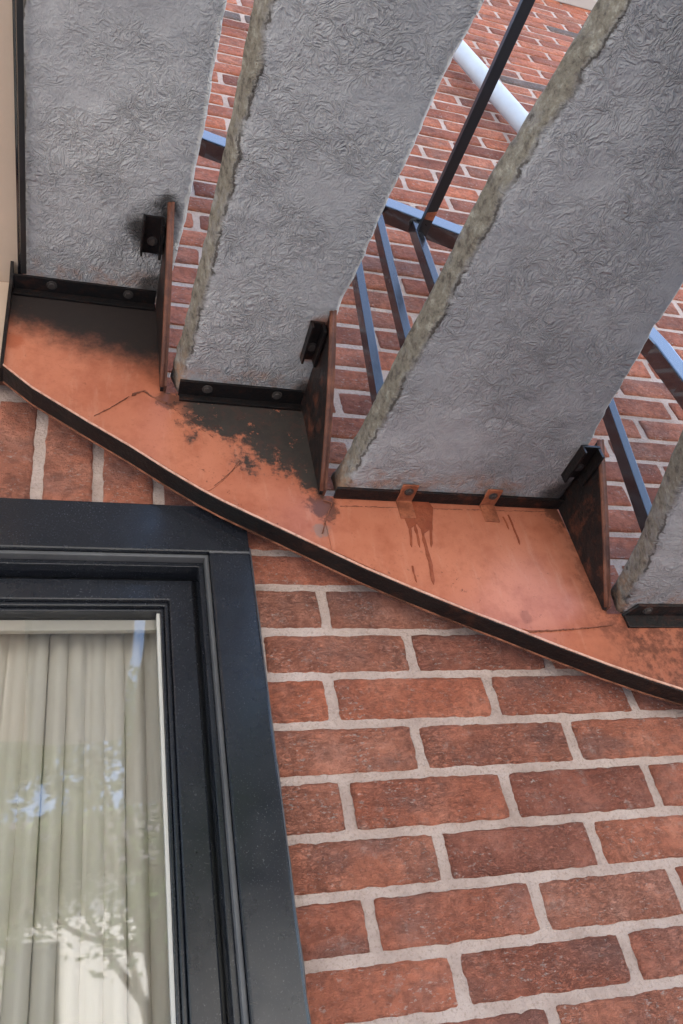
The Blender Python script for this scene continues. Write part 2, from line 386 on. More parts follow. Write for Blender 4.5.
# ------------------------------------------------------------------ brick wall
WX0, WX1, WZ1 = -2.2, 4.6, 3.75          # wall extents
OX0, OX1, OZ0, OZ1 = -1.12, -.098, -1.45, .183   # opening behind the window casing
wall = thing('brick_wall', 'red brick house wall with pale mortar joints behind the stair', 'wall', (0, 0, GROUND))
def rough_sheet(mb, x0, x1, z0, z1, y, n):
    nx = max(1, int((x1-x0)/n)); nz = max(1, int((z1-z0)/n)); vs = []; fs = []
    for j in range(nz+1):
        for i in range(nx+1):
            p = Vector((x0+(x1-x0)*i/nx, 0, z0+(z1-z0)*j/nz))
            vs.append((p.x, y+.0012*noise.noise(p*38)+.0008*noise.noise(p*110), p.z))
    for j in range(nz):
        for i in range(nx):
            a = j*(nx+1)+i; fs.append((a, a+1, a+nx+2, a+nx+1))
    mb.add(vs, fs)
mo = MB(); YM = .0010
rough_sheet(mo, OX1, 1.0, -.75, OZ1, YM, .007)
rough_sheet(mo, OX0, OX1, OZ1, OZ1+.25, YM, .009)
mo.box((OX1, .012, GROUND-.2), (WX1, .30, OZ1)); mo.box((WX0, .012, GROUND-.2), (OX0, .30, OZ1)); mo.box((OX0, .012, GROUND-.2), (OX1, .30, OZ0)); mo.box((WX0, .012, OZ1), (WX1, .30, WZ1))
def flat(x0, x1, z0, z1): mo.poly([(x0, YM, z0), (x1, YM, z0), (x1, YM, z1), (x0, YM, z1)])
flat(1.0, WX1, GROUND, OZ1); flat(OX1, 1.0, GROUND, -.75); flat(WX0, OX0, GROUND, OZ1); flat(OX0, OX1, GROUND, OZ0)
flat(OX1, WX1, OZ1, OZ1+.25); flat(WX0, OX0, OZ1, OZ1+.25); flat(WX0, WX1, OZ1+.25, WZ1)
mo.build('mortar', M_mortar, wall, smooth=True)

BL, BH, J, JB = .2227, .067, .0148, .0120
def bed(j, x):
    lines = {0: (.059, -.002), 1: (-.016, -.008), 2: (-.0865, -.0077), 3: (-.1588, -.0082), 4: (-.2305, -.0068), 5: (-.3015, -.0087), 6: (-.3686, -.0088), 7: (-.4358, -.0113), 8: (-.500, -.013)}
    if j in lines: a, s = lines[j]; return a+s*min(x, 1.2)
    if j > 8: return bed(8, x)-.0672*(j-8)
    if j <= -6: return .067*(-j+.5)
    return bed(0, x)+(.4355-bed(0, x))*(-j/6)
PERP = {0: [.0140], 1: [.1332], 2: [.0021, .2420, .4744], 3: [.1111, .3476], 4: [-.0022, .2224, .4481], 5: [.1070, .3260], 6: [.0014, .2175, .4242], 7: [.0925, .3188], 8: [-.02, .1944]}
def perps(r):
    """joint positions of course r, left to right"""
    q = random.Random(r*31+5)
    base = PERP.get(r)
    if base is None:
        ph = 0 if r % 2 == 0 else BL/2
        return [ph+BL*i+q.uniform(-.006, .006) for i in range(-10, 22)]
    out = list(base)
    while out[-1] < WX1: out.append(out[-1]+BL+q.uniform(-.005, .005))
    if r in (8,): pass
    while out[0] > WX0: out.insert(0, out[0]-BL)
    return out
bricks = []     # (x0,x1 at mid, r)
SOLD = (.187, .405, -1.16, -.02)
for r in range(-72, 26):
    zc = (bed(r, .2)+bed(r+1, .2))/2
    if zc < GROUND+.03 or zc > WZ1-.05: continue
    ps = [WX0]+[p for p in perps(r) if WX0+.05 < p < WX1-.05]+[WX1]
    for a, b in zip(ps, ps[1:]):
        segs = [(a, b)]
        cut = None
        if bed(r+1, 0) < OZ1-.004 and bed(r, 0) > OZ0: cut = (OX0+.004, OX1-.002)
        if SOLD[0]-.02 < zc < SOLD[1]: cut = (SOLD[2], SOLD[3])
        if cut:
            segs = []
            if a < cut[0]-.02: segs.append((a, min(b, cut[0])))
            if b > cut[1]+.02: segs.append((max(a, cut[1]-J/2), b))
        for s0, s1 in segs:
            if s1-s0 > .025: bricks.append((s0+J/2, s1-J/2, r))
def quad_of(b):
    x0, x1, r = b
    return [(x0, bed(r+1, x0)+JB/2), (x1, bed(r+1, x1)+JB/2), (x1, bed(r, x1)-JB/2), (x0, bed(r, x0)-JB/2)]
quads = [quad_of(b) for b in bricks]
# soldier course over the window
js = [-.5310, -.4600, -.3886, -.3040, -.2157, -.140, -.068]
while js[0] > SOLD[2]: js.insert(0, js[0]-.0745)
for a, b in zip(js, js[1:]): quads.append([(a+J*.55, SOLD[0]+.005), (b-J*.55, SOLD[0]+.005), (b-J*.55, SOLD[1]), (a+J*.55, SOLD[1])])

def brick_shape(q, seed, nx, nz, proud=.0030, jit=.0026):
    """front face as a worn, rounded grid with skirts going into the wall (local: origin at the middle)"""
    cx = sum(p[0] for p in q)/4; cz = sum(p[1] for p in q)/4; rr = random.Random(seed); so = Vector((rr.uniform(0, 99), rr.uniform(0, 99), rr.uniform(0, 99)))
    vs = []; fs = []
    w = abs(q[1][0]-q[0][0]); h = abs(q[3][1]-q[0][1]); tilt = (rr.uniform(-.0012, .0012), rr.uniform(-.0012, .0012), rr.uniform(-.001, .001))
    def fr(i, n, L):
        ts = [0, .003/L, .010/L]; ts = ts+[ts[-1]+(1-2*ts[-1])*k/(n-4) for k in range(1, n-4)]+[1-.010/L, 1-.003/L, 1]; return ts[i]
    for j in range(nz+1):
        v = fr(j, nz, h)
        for i in range(nx+1):
            u = fr(i, nx, w)
            x = (q[0][0]*(1-u)+q[1][0]*u)*(1-v)+(q[3][0]*(1-u)+q[2][0]*u)*v
            z = (q[0][1]*(1-v)+q[3][1]*v)*(1-u)+(q[1][1]*(1-v)+q[2][1]*v)*u
            p = Vector((x, 0, z))+so
            de = min(u*w, (1-u)*w, v*h, (1-v)*h)
            k = max(0, 1-de/.012)
            dx = (noise.noise(p*55)*.7+noise.noise(p*170)*.5)*jit*k; dz = (noise.noise(p*55+Vector((9, 3, 1)))*.7+noise.noise(p*170+Vector((5, 5, 5)))*.5)*jit*k
            # round the corners
            cu = min(u*w, (1-u)*w); cv = min(v*h, (1-v)*h)
            if cu < .01 and cv < .01:
                e = (1-cu/.01)*(1-cv/.01)*.0010; dx += e*(1 if u < .5 else -1); dz += e*(1 if v < .5 else -1)
            y = -proud-.0010*noise.noise(p*Vector((22, 22, 45)).length/50)-.0008*noise.noise(Vector((p.x*60, 0, p.z*130)))
            y += tilt[0]*(u-.5)+tilt[1]*(v-.5)+tilt[2]
            edge = max(0, 1-de/.006); y += (proud+.0004)*edge*edge
            vs.append((x+dx-cx, y, z+dz-cz))
    n = nx+1
    for j in range(nz):
        for i in range(nx):
            a = j*n+i; fs.append((a, a+1, a+n+1, a+n))
    ring = [i for i in range(n)]+[j*n+nx for j in range(1, nz+1)]+[nz*n+i for i in range(nx-1, -1, -1)]+[j*n for j in range(nz-1, 0, -1)]
    base = len(vs)
    for i in ring: vs.append((vs[i][0], .018, vs[i][2]))
    m = len(ring)
    for k in range(m): fs.append((ring[k], base+k, base+(k+1)%m, ring[(k+1)%m]))
    return vs, fs, (cx, cz)

# which bricks the photograph shows
HID = [[(0, 0), (228, 0), (200, 170), (165, 240), (150, 305), (0, 290)], [(262, 0), (487, 0), (345, 310), (320, 490), (168, 388)],
       [(618, 0), (683, 0), (683, 290), (598, 435), (607, 610), (340, 490)], [(683, 425), (683, 620), (608, 605)],
       [(0, 360), (165, 240), (320, 480), (600, 470), (683, 620), (683, 690), (400, 600), (240, 525), (0, 370)]]
def inside(p, poly):
    x, y = p; c = False; n = len(poly)
    for i in range(n):
        (x0, y0), (x1, y1) = poly[i], poly[(i+1) % n]
        if (y0 > y) != (y1 > y) and x < (x1-x0)*(y-y0)/(y1-y0)+x0: c = not c
    return c
score = []
for k, q in enumerate(quads):
    pts = [proj((x, 0, z)) for x, z in q]
    mid = (sum(p[0] for p in pts)/4, sum(p[1] for p in pts)/4)
    tst = pts+[mid]+[((a[0]+b[0])/2, (a[1]+b[1])/2) for a, b in zip(pts, pts[1:]+pts[:1])]
    vis = sum(1 for p in tst if -2 < p[0] < 685 and -2 < p[1] < 1026 and not any(inside(p, h) for h in HID))
    size = abs(pts[0][0]-pts[2][0])*abs(pts[0][1]-pts[2][1])
    score.append((size*vis if vis else 0, k, size))
score.sort(reverse=True)
chosen = {k: s for sc, k, s in score[:292] if sc > 0}
print('visible bricks', sum(1 for s in score if s[0] > 0), 'chosen', len(chosen))
VAR = []
for i in range(10):
    q = [(0, 0), (BL-J, 0), (BL-J, BH-JB), (0, BH-JB)]
    vs, fs, c = brick_shape(q, 500+i, 12, 8)
    me = bpy.data.meshes.new('brick_variant'); me.from_pydata(vs, [], fs); me.materials.append(M_brick); me.polygons.foreach_set('use_smooth', [True]*len(fs)); VAR.append(me)
VARD = []
for me in VAR[:4]:
    d = me.copy(); d.materials.clear(); d.materials.append(M_brick_dark); VARD.append(d)
rest = MB(); restd = MB()
def is_dark(q):
    p = proj((sum(v[0] for v in q)/4, 0, sum(v[1] for v in q)/4)); z = sum(v[1] for v in q)/4
    return any(abs(z-zd) < .033 for zd in DARK_Z) and random.Random(int(q[0][0]*1000)+int(z*500)).random() < .72
DARK_Z = [on_y(540, 24, 0).z, on_y(500, 78, 0).z]
for k, q in enumerate(quads):
    dark = is_dark(q)
    cx = sum(p[0] for p in q)/4; cz = sum(p[1] for p in q)/4
    if k in chosen:
        if chosen[k] > 1500:
            vs, fs, c = brick_shape(q, k, 30, 12) if q[1][0]-q[0][0] > .08 else brick_shape(q, k, 12, 26)
            me = bpy.data.meshes.new('brick'); me.from_pydata(vs, [], fs); me.materials.append(M_brick); me.polygons.foreach_set('use_smooth', [True]*len(fs))
            o = bpy.data.objects.new('brick', me)
        else:
            o = bpy.data.objects.new('brick', (VARD if dark else VAR)[k % (4 if dark else 10)])
            o.scale = ((q[1][0]-q[0][0])/(BL-J), 1, (q[3][1]-q[0][1])/(BH-JB))
            if k % 3 == 0: o.scale.x *= -1
            if k % 3 == 0 and False: pass
        o.location = (cx, 0, cz-GROUND); link(o, wall)
    else:
        (x0, z0), (x1, _), (_, z1), _ = q
        y0 = -.0018+rnd.uniform(-.001, .001)
        e = .002
        (restd if dark else rest).add([(x0+e, y0, z0+e), (x1-e, y0, z0+e), (x1-e, y0, z1-e), (x0+e, y0, z1-e), (x0, .0065, z0), (x1, .0065, z0), (x1, .0065, z1), (x0, .0065, z1)],
              [(0, 1, 2, 3), (1, 0, 4, 5), (2, 1, 5, 6), (3, 2, 6, 7), (0, 3, 7, 4)])
o = rest.build('brickwork', M_brick, wall); o['kind'] = 'stuff'
if restd.v: o = restd.build('dark_brickwork', M_brick_dark, wall); o['kind'] = 'stuff'

# rooms and roof behind the wall
hs = thing('house_body', 'dark room and roof of the brick house behind its window', 'house', (0, .3, GROUND))
h = MB(); h.box((WX0, 3.0, GROUND), (WX1, 3.1, WZ1)); h.box((WX0-.1, .30, GROUND), (WX0, 3.1, WZ1)); h.box((WX1, .30, GROUND), (WX1+.1, 3.1, WZ1)); h.build('room_wall', M_room, hs)
h = MB(); h.box((WX0-.1, .02, WZ1), (WX1+.1, 5.0, WZ1+.2)); h.build('roof', M_tile, hs)
h = MB(); h.box((WX0, .301, GROUND+.3), (WX1, 2.99, GROUND+.35)); h.box((WX0, .301, .45), (WX1, 2.99, .5)); h.build('storey_floor', M_room, hs)

# ------------------------------------------------------------------ window
win = thing('window', 'black framed window with raised casing under the stair stringer', 'window', (-.6, 0, OZ0))
CX0 = -1.17; CY = -.022
a = MB(); a.box((CX0, CY, .1035), (-.0905, .010, .1895)); a.build('casing_head', M_window, win, bevel=.003)
for x0, x1 in ((-.150, -.0905), (CX0, CX0+.06)):
    a = MB(); a.box((x0, CY-.0015, OZ0-.02), (x1, .010, .1020)); a.build('casing_jamb', M_window, win, bevel=.003)
a = MB(); a.box((CX0-.03, -.05, OZ0-.07), (-.06, .02, OZ0-.0215)); a.build('sill', M_window, win, bevel=.003)
# pale worn beads inside the casing
def ring(mb, x1, z1, w, y0, y1, x0=None, z0=OZ0):
    """three-sided frame (right jamb, left jamb, head), inner face at distance w"""
    xl = 2*(-.63)-x1 if x0 is None else x0
    mb.prism_y([(x1-w, z0), (x1, z0), (x1, z1), (xl, z1), (xl, z0), (xl+w, z0), (xl+w, z1-w), (x1-w, z1-w)], y0, y1)
a = MB(); ring(a, -.1505, .1030, .0055, -.016, .02); a.build('bead', M_caulk, win, bevel=.0015)
a = MB(); ring(a, -.1562, .0972, .0075, -.004, .03); a.build('stop', M_window, win, bevel=.001)
fr = MB(); ring(fr, -.1700, .0830, .034, .020, .055); fr.build('frame', M_window, win, bevel=.002)
s2 = MB(); s2.box((-1.1, .0551, OZ0), (-.152, .075, OZ0+.005)); ring(s2, -.1600, .0935, .020, .036, .075); s2.build('rebate', M_window, win)
s3 = MB(); ring(s3, -.2045, .0488, .0060, .026, .06); s3.build('inner_bead', M_window, win, bevel=.0018)
s3 = MB(); ring(s3, -.2110, .0424, .0045, .032, .06); s3.build('glazing_bead', M_window, win, bevel=.0012)
s4 = MB(); s4.box((-.2202, .037, OZ0), (-.2160, .05, .0372)); s4.build('spacer', M_spacer, win)
gz = MB(); gz.poly([(-1.045, .044, OZ0), (-.217, .044, OZ0), (-.217, .044, .036), (-1.045, .044, .036)]); gz.build('glass_pane', M_glass, win)
sh = MB(); ring(sh, -.112, .17, .10, .0785, .29); sh.build('reveal', M_room, win)
# sealant between casing and bricks
a = MB(); pts = []
for i in range(60):
    z = OZ0+(.125-OZ0)*i/59; pts.append((-.0885+.0022*noise.noise(Vector((0, 3, z*40))), -.004, z))
a.tube(pts, .0042, 6); a.build('sealant', M_caulk, win, smooth=True)
a = MB(); pts = [(-1.1+1.0*i/50, -.004, .1915+.0015*noise.noise(Vector((i*.9, 0, 2)))) for i in range(51)]
a.tube(pts, .0035, 6); a.build('sealant', M_caulk, win, smooth=True)
a = MB(); pts = [(-.150+.058*i/14, CY-.001, .1028+.002*noise.noise(Vector((i*1.3, 4, 0)))) for i in range(15)]
a.tube(pts, .0018, 6); a.build('mitre_filler', M_caulk, win, smooth=True)

cu = thing('curtain', 'cream pleated curtain hanging behind the window glass', 'curtain', (-.6, .12, OZ0))
c = MB(); vs = []; fs = []; nx = 260; nz = 14
for j in range(nz+1):
    z = OZ0-.1+(.150-OZ0+.1)*j/nz
    for i in range(nx+1):
        u = i/nx; x = -1.15+1.0*u
        ph = u*2*math.pi*36+3.4*noise.noise(Vector((u*6, 0, z*.45)))
        am = .0100+.013*noise.noise(Vector((u*17, 5, z*.4)))
        y = .115+am*math.sin(ph)+.005*math.sin(2*ph+.8)+.004*noise.noise(Vector((u*40, 1, z*2)))
        vs.append((x+.006*math.cos(ph), y, z))
for j in range(nz):
    for i in range(nx):
        q = j*(nx+1)+i; fs.append((q, q+1, q+nx+2, q+nx+1))
c.add(vs, fs); c.build('cloth', M_curtain, cu, smooth=True)
c = MB(); c.box((-1.1, .052, .0195), (-.219, .062, .0365)); o = c.build('curtain_track', M_spacer, None, bevel=.002)
tag(o, 'pale curtain track along the top of the window glass', 'curtain track')

# ------------------------------------------------------------------ stair
stair = thing('staircase', 'outdoor stair of grey concrete treads on an orange painted steel stringer', 'staircase', (0, -.06, GROUND))
YS = -.060
# saw-tooth stringer plate
LIP = [on_y(x, y, YS) for x, y in [(-12, 361), (0, 369), (32, 391), (87, 424.5), (129, 449), (167, 473), (200, 492.5), (222, 504), (244, 514.5), (292, 537), (330, 555), (363, 570.5), (410, 590.5), (463, 612), (505, 628), (550, 646), (608, 668), (650, 682.5), (683, 693), (780, 722)]]
lip = [(p.x, p.z) for p in LIP]; lip[0] = (-.447, lip[1][1]+.002); lip = [lip[0]]+[q for q in lip[1:] if q[0] > -.445]
Z1, Z2, Z3, Z4 = .615, .390, .188, -.024
prof = lip+[(lip[-1][0], Z4), (.445, Z4), (.436, Z3), (.0225, Z3), (.0185, Z2), (-.208, Z2), (-.2145, Z1), (-.447, Z1)]
p = MB(); p.prism_y(prof, YS, YS+.006)
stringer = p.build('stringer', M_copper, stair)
# bottom flange: black underside, thin copper edges
def sweep_lip(mb, y0, y1, dz0, dz1, mi=0):
    n = len(lip); vs = []
    for x, z in lip: vs += [(x, y0, z+dz0), (x, y1, z+dz0), (x, y1, z+dz1), (x, y0, z+dz1)]
    fs = []
    for i in range(n-1):
        for k in range(4): fs.append((i*4+k, i*4+(k+1) % 4, i*4+4+(k+1) % 4, i*4+4+k))
    fs += [(3, 2, 1, 0), ((n-1)*4, (n-1)*4+1, (n-1)*4+2, (n-1)*4+3)]
    mb.add(vs, fs, mi)
p = MB(); sweep_lip(p, YS-.0065, YS+.0225, -.0035, -.0004); p.build('bottom_flange', M_black_rust, stringer)
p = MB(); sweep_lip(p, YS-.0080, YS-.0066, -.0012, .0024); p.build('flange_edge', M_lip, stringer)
p = MB(); sweep_lip(p, YS+.0226, YS+.0250, -.0052, .004); p.build('back_edge', M_rust_back, stringer)
# lapped cover plates
def lap(pix, th, name='cover_plate', m=M_copper):
    pts = [on_y(x, y, YS) for x, y in pix]; out = []
    for a, b in zip(pts, pts[1:]+pts[:1]):
        n = max(1, int((b-a).length/.006))
        for i in range(n):
            q = a.lerp(b, i/n); k = .0012 if i else .0
            out.append((q.x+k*noise.noise(q*150), q.z+k*noise.noise(q*150+Vector((3, 3, 3)))))
    mb = MB(); mb.prism_y(out, YS-th, YS-.0002); return mb.build(name, m, stringer)
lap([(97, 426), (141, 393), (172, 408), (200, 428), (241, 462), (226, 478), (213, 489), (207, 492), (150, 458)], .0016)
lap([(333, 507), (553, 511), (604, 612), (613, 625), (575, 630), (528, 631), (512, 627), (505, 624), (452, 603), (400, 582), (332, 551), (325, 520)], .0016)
# runs of thick paint below the clips
def run(path, w):
    pts = [on_y(x, y, YS-.0017) for x, y in path]; c = []
    for a, b in zip(pts, pts[1:]):
        for k in range(6): c.append(a.lerp(b, k/6))
    c.append(pts[-1]); n = len(c); L = []; Rr_ = []
    for i, q in enumerate(c):
        u = i/(n-1); e = math.sqrt(max(0, 1-((u-.9)/.1)**2)) if u > .9 else 1
        ww = w*.5*(.75+.5*noise.noise(q*120)+.45*max(0, u-.6))*e
        qx = q.x+.0012*noise.noise(q*70)
        L.append((qx-ww, q.z)); Rr_.append((qx+ww, q.z))
    mb = MB(); mb.prism_y(L+Rr_[::-1][1:], YS-.0029, YS-.0017); mb.build('paint_run', M_drip, stringer, bevel=.0004)
run([(405, 503), (406, 515), (410, 528), (412, 548)], .0050)
run([(418, 500), (420, 520), (424, 540), (430, 562), (434, 585)], .0062)
run([(411, 505), (414, 522), (420, 548)], .0058)
run([(427, 507), (431, 525), (431, 548)], .0054)
run([(412, 566), (417, 583)], .0030)
run([(508, 515), (514, 530), (520, 545)], .0040)
run([(503, 517), (509, 530)], .0032)
bl = MB(); pts = [on_y(x, y, YS-.0019) for x, y in [(403, 500), (425, 498), (433, 508), (432, 528), (424, 534), (417, 524), (409, 530), (403, 515)]]
bl.prism_y([(q.x, q.z) for q in pts], YS-.0030, YS-.0018); bl.build('paint_run', M_drip, stringer, bevel=.0005)
# rust creeping out of the laps
def crust(path, w, gaps=.25, sd=1):
    r = random.Random(sd); pts = [on_y(x, y, YS-.0014) for x, y in path]; mb = MB(); run_ = []
    for a, b in zip(pts, pts[1:]):
        n = max(2, int((b-a).length/.0022))
        for i in range(n):
            q = a.lerp(b, i/n); k = noise.noise(q*170+Vector((sd, 0, 0)))
            if k > -.35+gaps*1.2-.6:
                run_.append((q.x+.0011*noise.noise(q*230), YS-.0016, q.z+.0013*noise.noise(q*210+Vector((7, 0, 0)))))
            else:
                if len(run_) > 2: mb.tube(run_, [w*(.35+.9*abs(noise.noise(Vector(p_)*300))) for p_ in run_], 5)
                run_ = []
    if len(run_) > 2: mb.tube(run_, [w*(.35+.9*abs(noise.noise(Vector(p_)*300))) for p_ in run_], 5)
    if mb.v: mb.build('rust_seam', M_crust, stringer, smooth=True)
crust([(94, 416), (110, 408), (128, 397), (141, 392)], .0013, .5, 1)
crust([(132, 394), (145, 391), (152, 397), (168, 404)], .0026, .2, 2)
crust([(155, 399), (172, 408), (200, 428), (214, 438)], .0014, .55, 3)
crust([(239, 461), (232, 471), (222, 480), (213, 487)], .0012, .1, 4)
crust([(150, 457), (180, 476), (207, 492)], .0012, .5, 5)
crust([(212, 494), (240, 508), (300, 537)], .0012, .45, 6)
crust([(528, 632), (545, 631), (575, 629)], .0020, .1, 7)
crust([(575, 629), (598, 627), (613, 625)], .0014, .1, 8)
crust([(320, 546), (390, 578), (455, 605), (520, 631)], .0010, .55, 9)
crust([(323, 500), (332, 503), (326, 520), (322, 535)], .0016, .4, 10)
crust([(340, 506), (400, 508), (470, 510), (548, 512)], .0013, .4, 11)
# left end plate of the stringer
p = MB(); p.extrude([(-.452, YS-.004, .410), (-.452, YS+.024, .410), (-.452, YS+.024, .640), (-.452, YS-.035, .640), (-.452, YS-.018, .600)], (.005, 0, 0)); p.build('end_plate', M_black_rust, stair)
# weld bead along the flange
p = MB(); p.tube([(x, YS-.0012, z+.0045+.0012*noise.noise(Vector((x*60, 0, 0)))) for i in range(len(lip)-1) for x, z in [(lip[i][0]+(lip[i+1][0]-lip[i][0])*k/6, lip[i][1]+(lip[i+1][1]-lip[i][1])*k/6) for k in range(6)] if -.10 < x < .44], .0013, 5); p.build('weld_bead', M_copper_clean, stringer, smooth=True)

# --- treads
def interp(pts, y):
    pts = sorted(pts, key=lambda q: q[1])
    if y <= pts[0][1]: (x0, y0), (x1, y1) = pts[0], pts[1]
    elif y >= pts[-1][1]: (x0, y0), (x1, y1) = pts[-2], pts[-1]
    else:
        for (x0, y0), (x1, y1) in zip(pts, pts[1:]):
            if y0 <= y <= y1: break
    if y < pts[0][1]-.1: pass
    return x0+(x1-x0)*(y-y0)/(y1-y0) if abs(y1-y0) > 1e-6 else x0
def tread(z, L, Rr, th, lean, seed, mossk=1.0, yend=-1.62, y0=-.0605, nx=44, ny=150):
    """slab: underside grid with uneven edges, sides, top. L, Rr: lists of (x, y) along the two edges."""
    so = Vector((seed*7.1, seed*3.3, 0)); vs = []; fs = []; ed = []
    ts = [0, .0025, .006, .012, .02]
    def prof(n, w):
        inner = n-2*len(ts)+1
        a = [q for q in ts]; b = [w-q for q in reversed(ts)]
        return a+[a[-1]+(b[0]-a[-1])*k/(inner) for k in range(1, inner)]+b
    for j in range(ny+1):
        y = y0+(yend-y0)*j/ny
        xl, xr = interp(L, y), interp(Rr, y)
        q = Vector((0, y, 0))+so
        xl += .0016*noise.noise(q*12)+.0016*noise.noise(q*60)+.0012*noise.noise(q*150); xr += .0032*noise.noise(q*14+Vector((5, 0, 0)))+.0020*noise.noise(q*75+Vector((5, 0, 0)))+.0012*noise.noise(q*170)
        row = prof(nx, xr-xl)
        for d in row:
            p = Vector((xl+d, y, 0))+so
            dl, dr = d, (xr-xl)-d; de = min(dl, dr)
            rad = .010 if dl < dr else .009
            zz = z+.0012*noise.noise(p*25)+.0007*noise.noise(p*70)
            if de < rad: zz += rad*.75*(1-de/rad)**2
            
            vs.append((xl+d, y, zz)); ed.append((dl*mossk, dr, y0-y))
    n = len(row)
    for j in range(ny):
        for i in range(n-1):
            a = j*n+i; fs.append((a, a+n, a+n+1, a+1))
    # side strips (left: rough, leaning), top
    def side(idx, sgn, ln):
        prev = [j*n+idx for j in range(ny+1)]
        K = 5
        for k in range(1, K+1):
            cur = []
            for j in range(ny+1):
                bx, by, bz = vs[j*n+idx]
                p = Vector((bx*2, by, k*.013))+so
                z2 = bz+(z+th-bz)*k/K
                rough = (.0012*noise.noise(p*40)+.0012*noise.noise(p*110))*(1 if sgn < 0 else .6)*(0 if k in (K, 1) else 1)
                vs.append((bx+sgn*(ln*k/K)+rough-sgn*(.004 if k == K else 0), by, z2)); cur.append(len(vs)-1); ed.append((0 if sgn < 0 else .2, .2 if sgn < 0 else 0.0, y0-by))
            for j in range(ny):
                f = (prev[j], prev[j+1], cur[j+1], cur[j]) if sgn < 0 else (prev[j+1], prev[j], cur[j], cur[j+1]); fs.append(f)
            prev = cur
        return prev
    lt = side(0, -1, lean); rt = side(n-1, 1, .001)
    for j in range(ny): fs.append((lt[j], lt[j+1], rt[j+1], rt[j]))
    fs.append(tuple([lt[0], rt[0]]+[rt[0]-(ny+1)*k for k in range(1, 5)]+[i for i in range(n-1, -1, -1)]+[lt[0]-(ny+1)*k for k in range(4, 0, -1)]))
    e = ny; fs.append(tuple([rt[e], lt[e]]+[lt[e]-(ny+1)*k for k in range(1, 5)]+[ny*n+i for i in range(n)]+[rt[e]-(ny+1)*k for k in range(4, 0, -1)]))
    me = bpy.data.meshes.new('tread'); base = Vector(stair.location); me.from_pydata([tuple(Vector(v)-base) for v in vs], [], fs); me.materials.append(M_conc)
    at = me.color_attributes.new('edge', 'FLOAT_COLOR', 'POINT')
    at.data.foreach_set('color', [c for q in ed for c in (q[0], q[1], q[2], 1)])
    me.polygons.foreach_set('use_smooth', [True]*(len(fs)-2)+[False]*2)
    bm = bmesh.new(); bm.from_mesh(me); bmesh.ops.recalc_face_normals(bm, faces=bm.faces); bm.to_mesh(me); bm.free()
    o = bpy.data.objects.new('tread', me); return link(o, stair)
xy = lambda pts, z: [(q.x, q.y) for q in (on_z(a, b, z) for a, b in pts)]
TH = .046
tread(Z1, [(-.4300, -.05), (-.4290, -.30), (-.4275, -.52), (-.425, -1.2)], [(-.2125, -.05), (-.211, -.07), (-.197, -.10), (-.186, -.20), (-.178, -.33), (-.174, -.45), (-.171, -.60), (-.160, -1.2)], TH, .002, 1, 2.2)
tread(Z2, [(-.1905, -.05), (-.187, -.08), (-.170, -.31), (-.1635, -.50), (-.159, -.65), (-.145, -1.2)], [(.022, -.05), (.035, -.275), (.056, -.472), (.067, -.593), (.085, -.698), (.13, -1.2)], TH, .010, 2, 1.1)
tread(Z3, [(.043, -.05), (.056, -.10), (.079, -.386), (.096, -.581), (.132, -.781), (.19, -1.2)], [(.4375, -.05), (.4365, -.13), (.424, -.185), (.414, -.243), (.395, -.43), (.394, -.50), (.415, -.8), (.44, -1.2)], TH, .003, 3, 1.25)
tread(Z4, [(.467, -.05), (.461, -.086), (.432, -.20), (.374, -.365), (.31, -.60), (.15, -1.2)], [(.93, -.05), (.93, -1.2)], TH, -.004, 4, 1.3)

# --- gusset plates at the risers: triangles standing out from the stringer
def gusset(X, z0, z1, ytop, bow):
    outer = [(X, YS-.006+(ytop-YS+.006)*k/8-bow*math.sin(math.pi*k/8), z0+(z1-z0)*k/8) for k in range(9)]
    mb = MB(); mb.extrude([(X-.0025, YS-.0001, z0), *[(a-.0025, b, c) for a, b, c in outer], (X-.0025, YS-.0001, z1)], (.005, 0, 0))
    gp = mb.build('gusset_plate', M_rust_plate, stair)
    mb = MB(); mb.tube([(a, b-.003, c) for a, b, c in outer], .0042, 6); mb.build('edge_bead', M_rust_edge, gp, smooth=True)
    mb = MB(); mb.extrude([(a+.0028, b-.006, c) for a, b, c in outer]+[(a+.0028, b+.022, c) for a, b, c in reversed(outer)], (.004, 0, 0)); mb.build('edge_strip', M_rust_edge, gp)
    return gp
gusset(-.2115, Z2+.002, Z1-.001, -.255, .012)
gusset(.0205, Z3+.002, Z2-.001, -.250, .012)
gusset(.4410, Z4+.006, Z3+.014, -.205, .004)

# --- steel angles under the treads and their bolts
def bolt(parent, c, ax, r=.0055, h=.004):
    c = Vector(c); ax = Vector(ax).normalized(); u = ax.orthogonal().normalized(); w = ax.cross(u)
    mb = MB(); mb.extrude([c+(u*math.cos(a*math.pi/3)+w*math.sin(a*math.pi/3))*r for a in range(6)], ax*h)
    mb.tube([c, c+ax*.0012], r*1.55, 12)
    return mb.build('bolt', M_steel, parent, bevel=.0006)
def angle(x0, x1, z, leg, drop, bolts, m, mit=0):
    """L profile along the stringer: one leg under the tread, one down the plate"""
    mb = MB(); t = .0045
    mb.extrude([(x0+mit, YS-leg, z-.0006), (x1, YS-leg, z-.0006), (x1, YS-.0004, z-.0006), (x0, YS-.0004, z-.0006)], (0, 0, -t))
    mb.box((x0+.001, YS-.0004-t, z-drop), (x1-.001, YS-.0004, z-t-.0008))
    o = mb.build('angle_bracket', m, stair, bevel=.0008)
    for bx in bolts: bolt(o, (bx, YS-leg*.62, z-t-.0006), (0, 0, -1))
    return o
angle(-.4462, -.216, Z1, .030, .020, [-.386, -.262], M_black_rust)
angle(-.186, .0165, Z2, .032, .018, [-.142, -.028], M_black_rust)
angle(.470, .90, Z4, .030, .026, [.505, .70], M_rust_plate, .012)
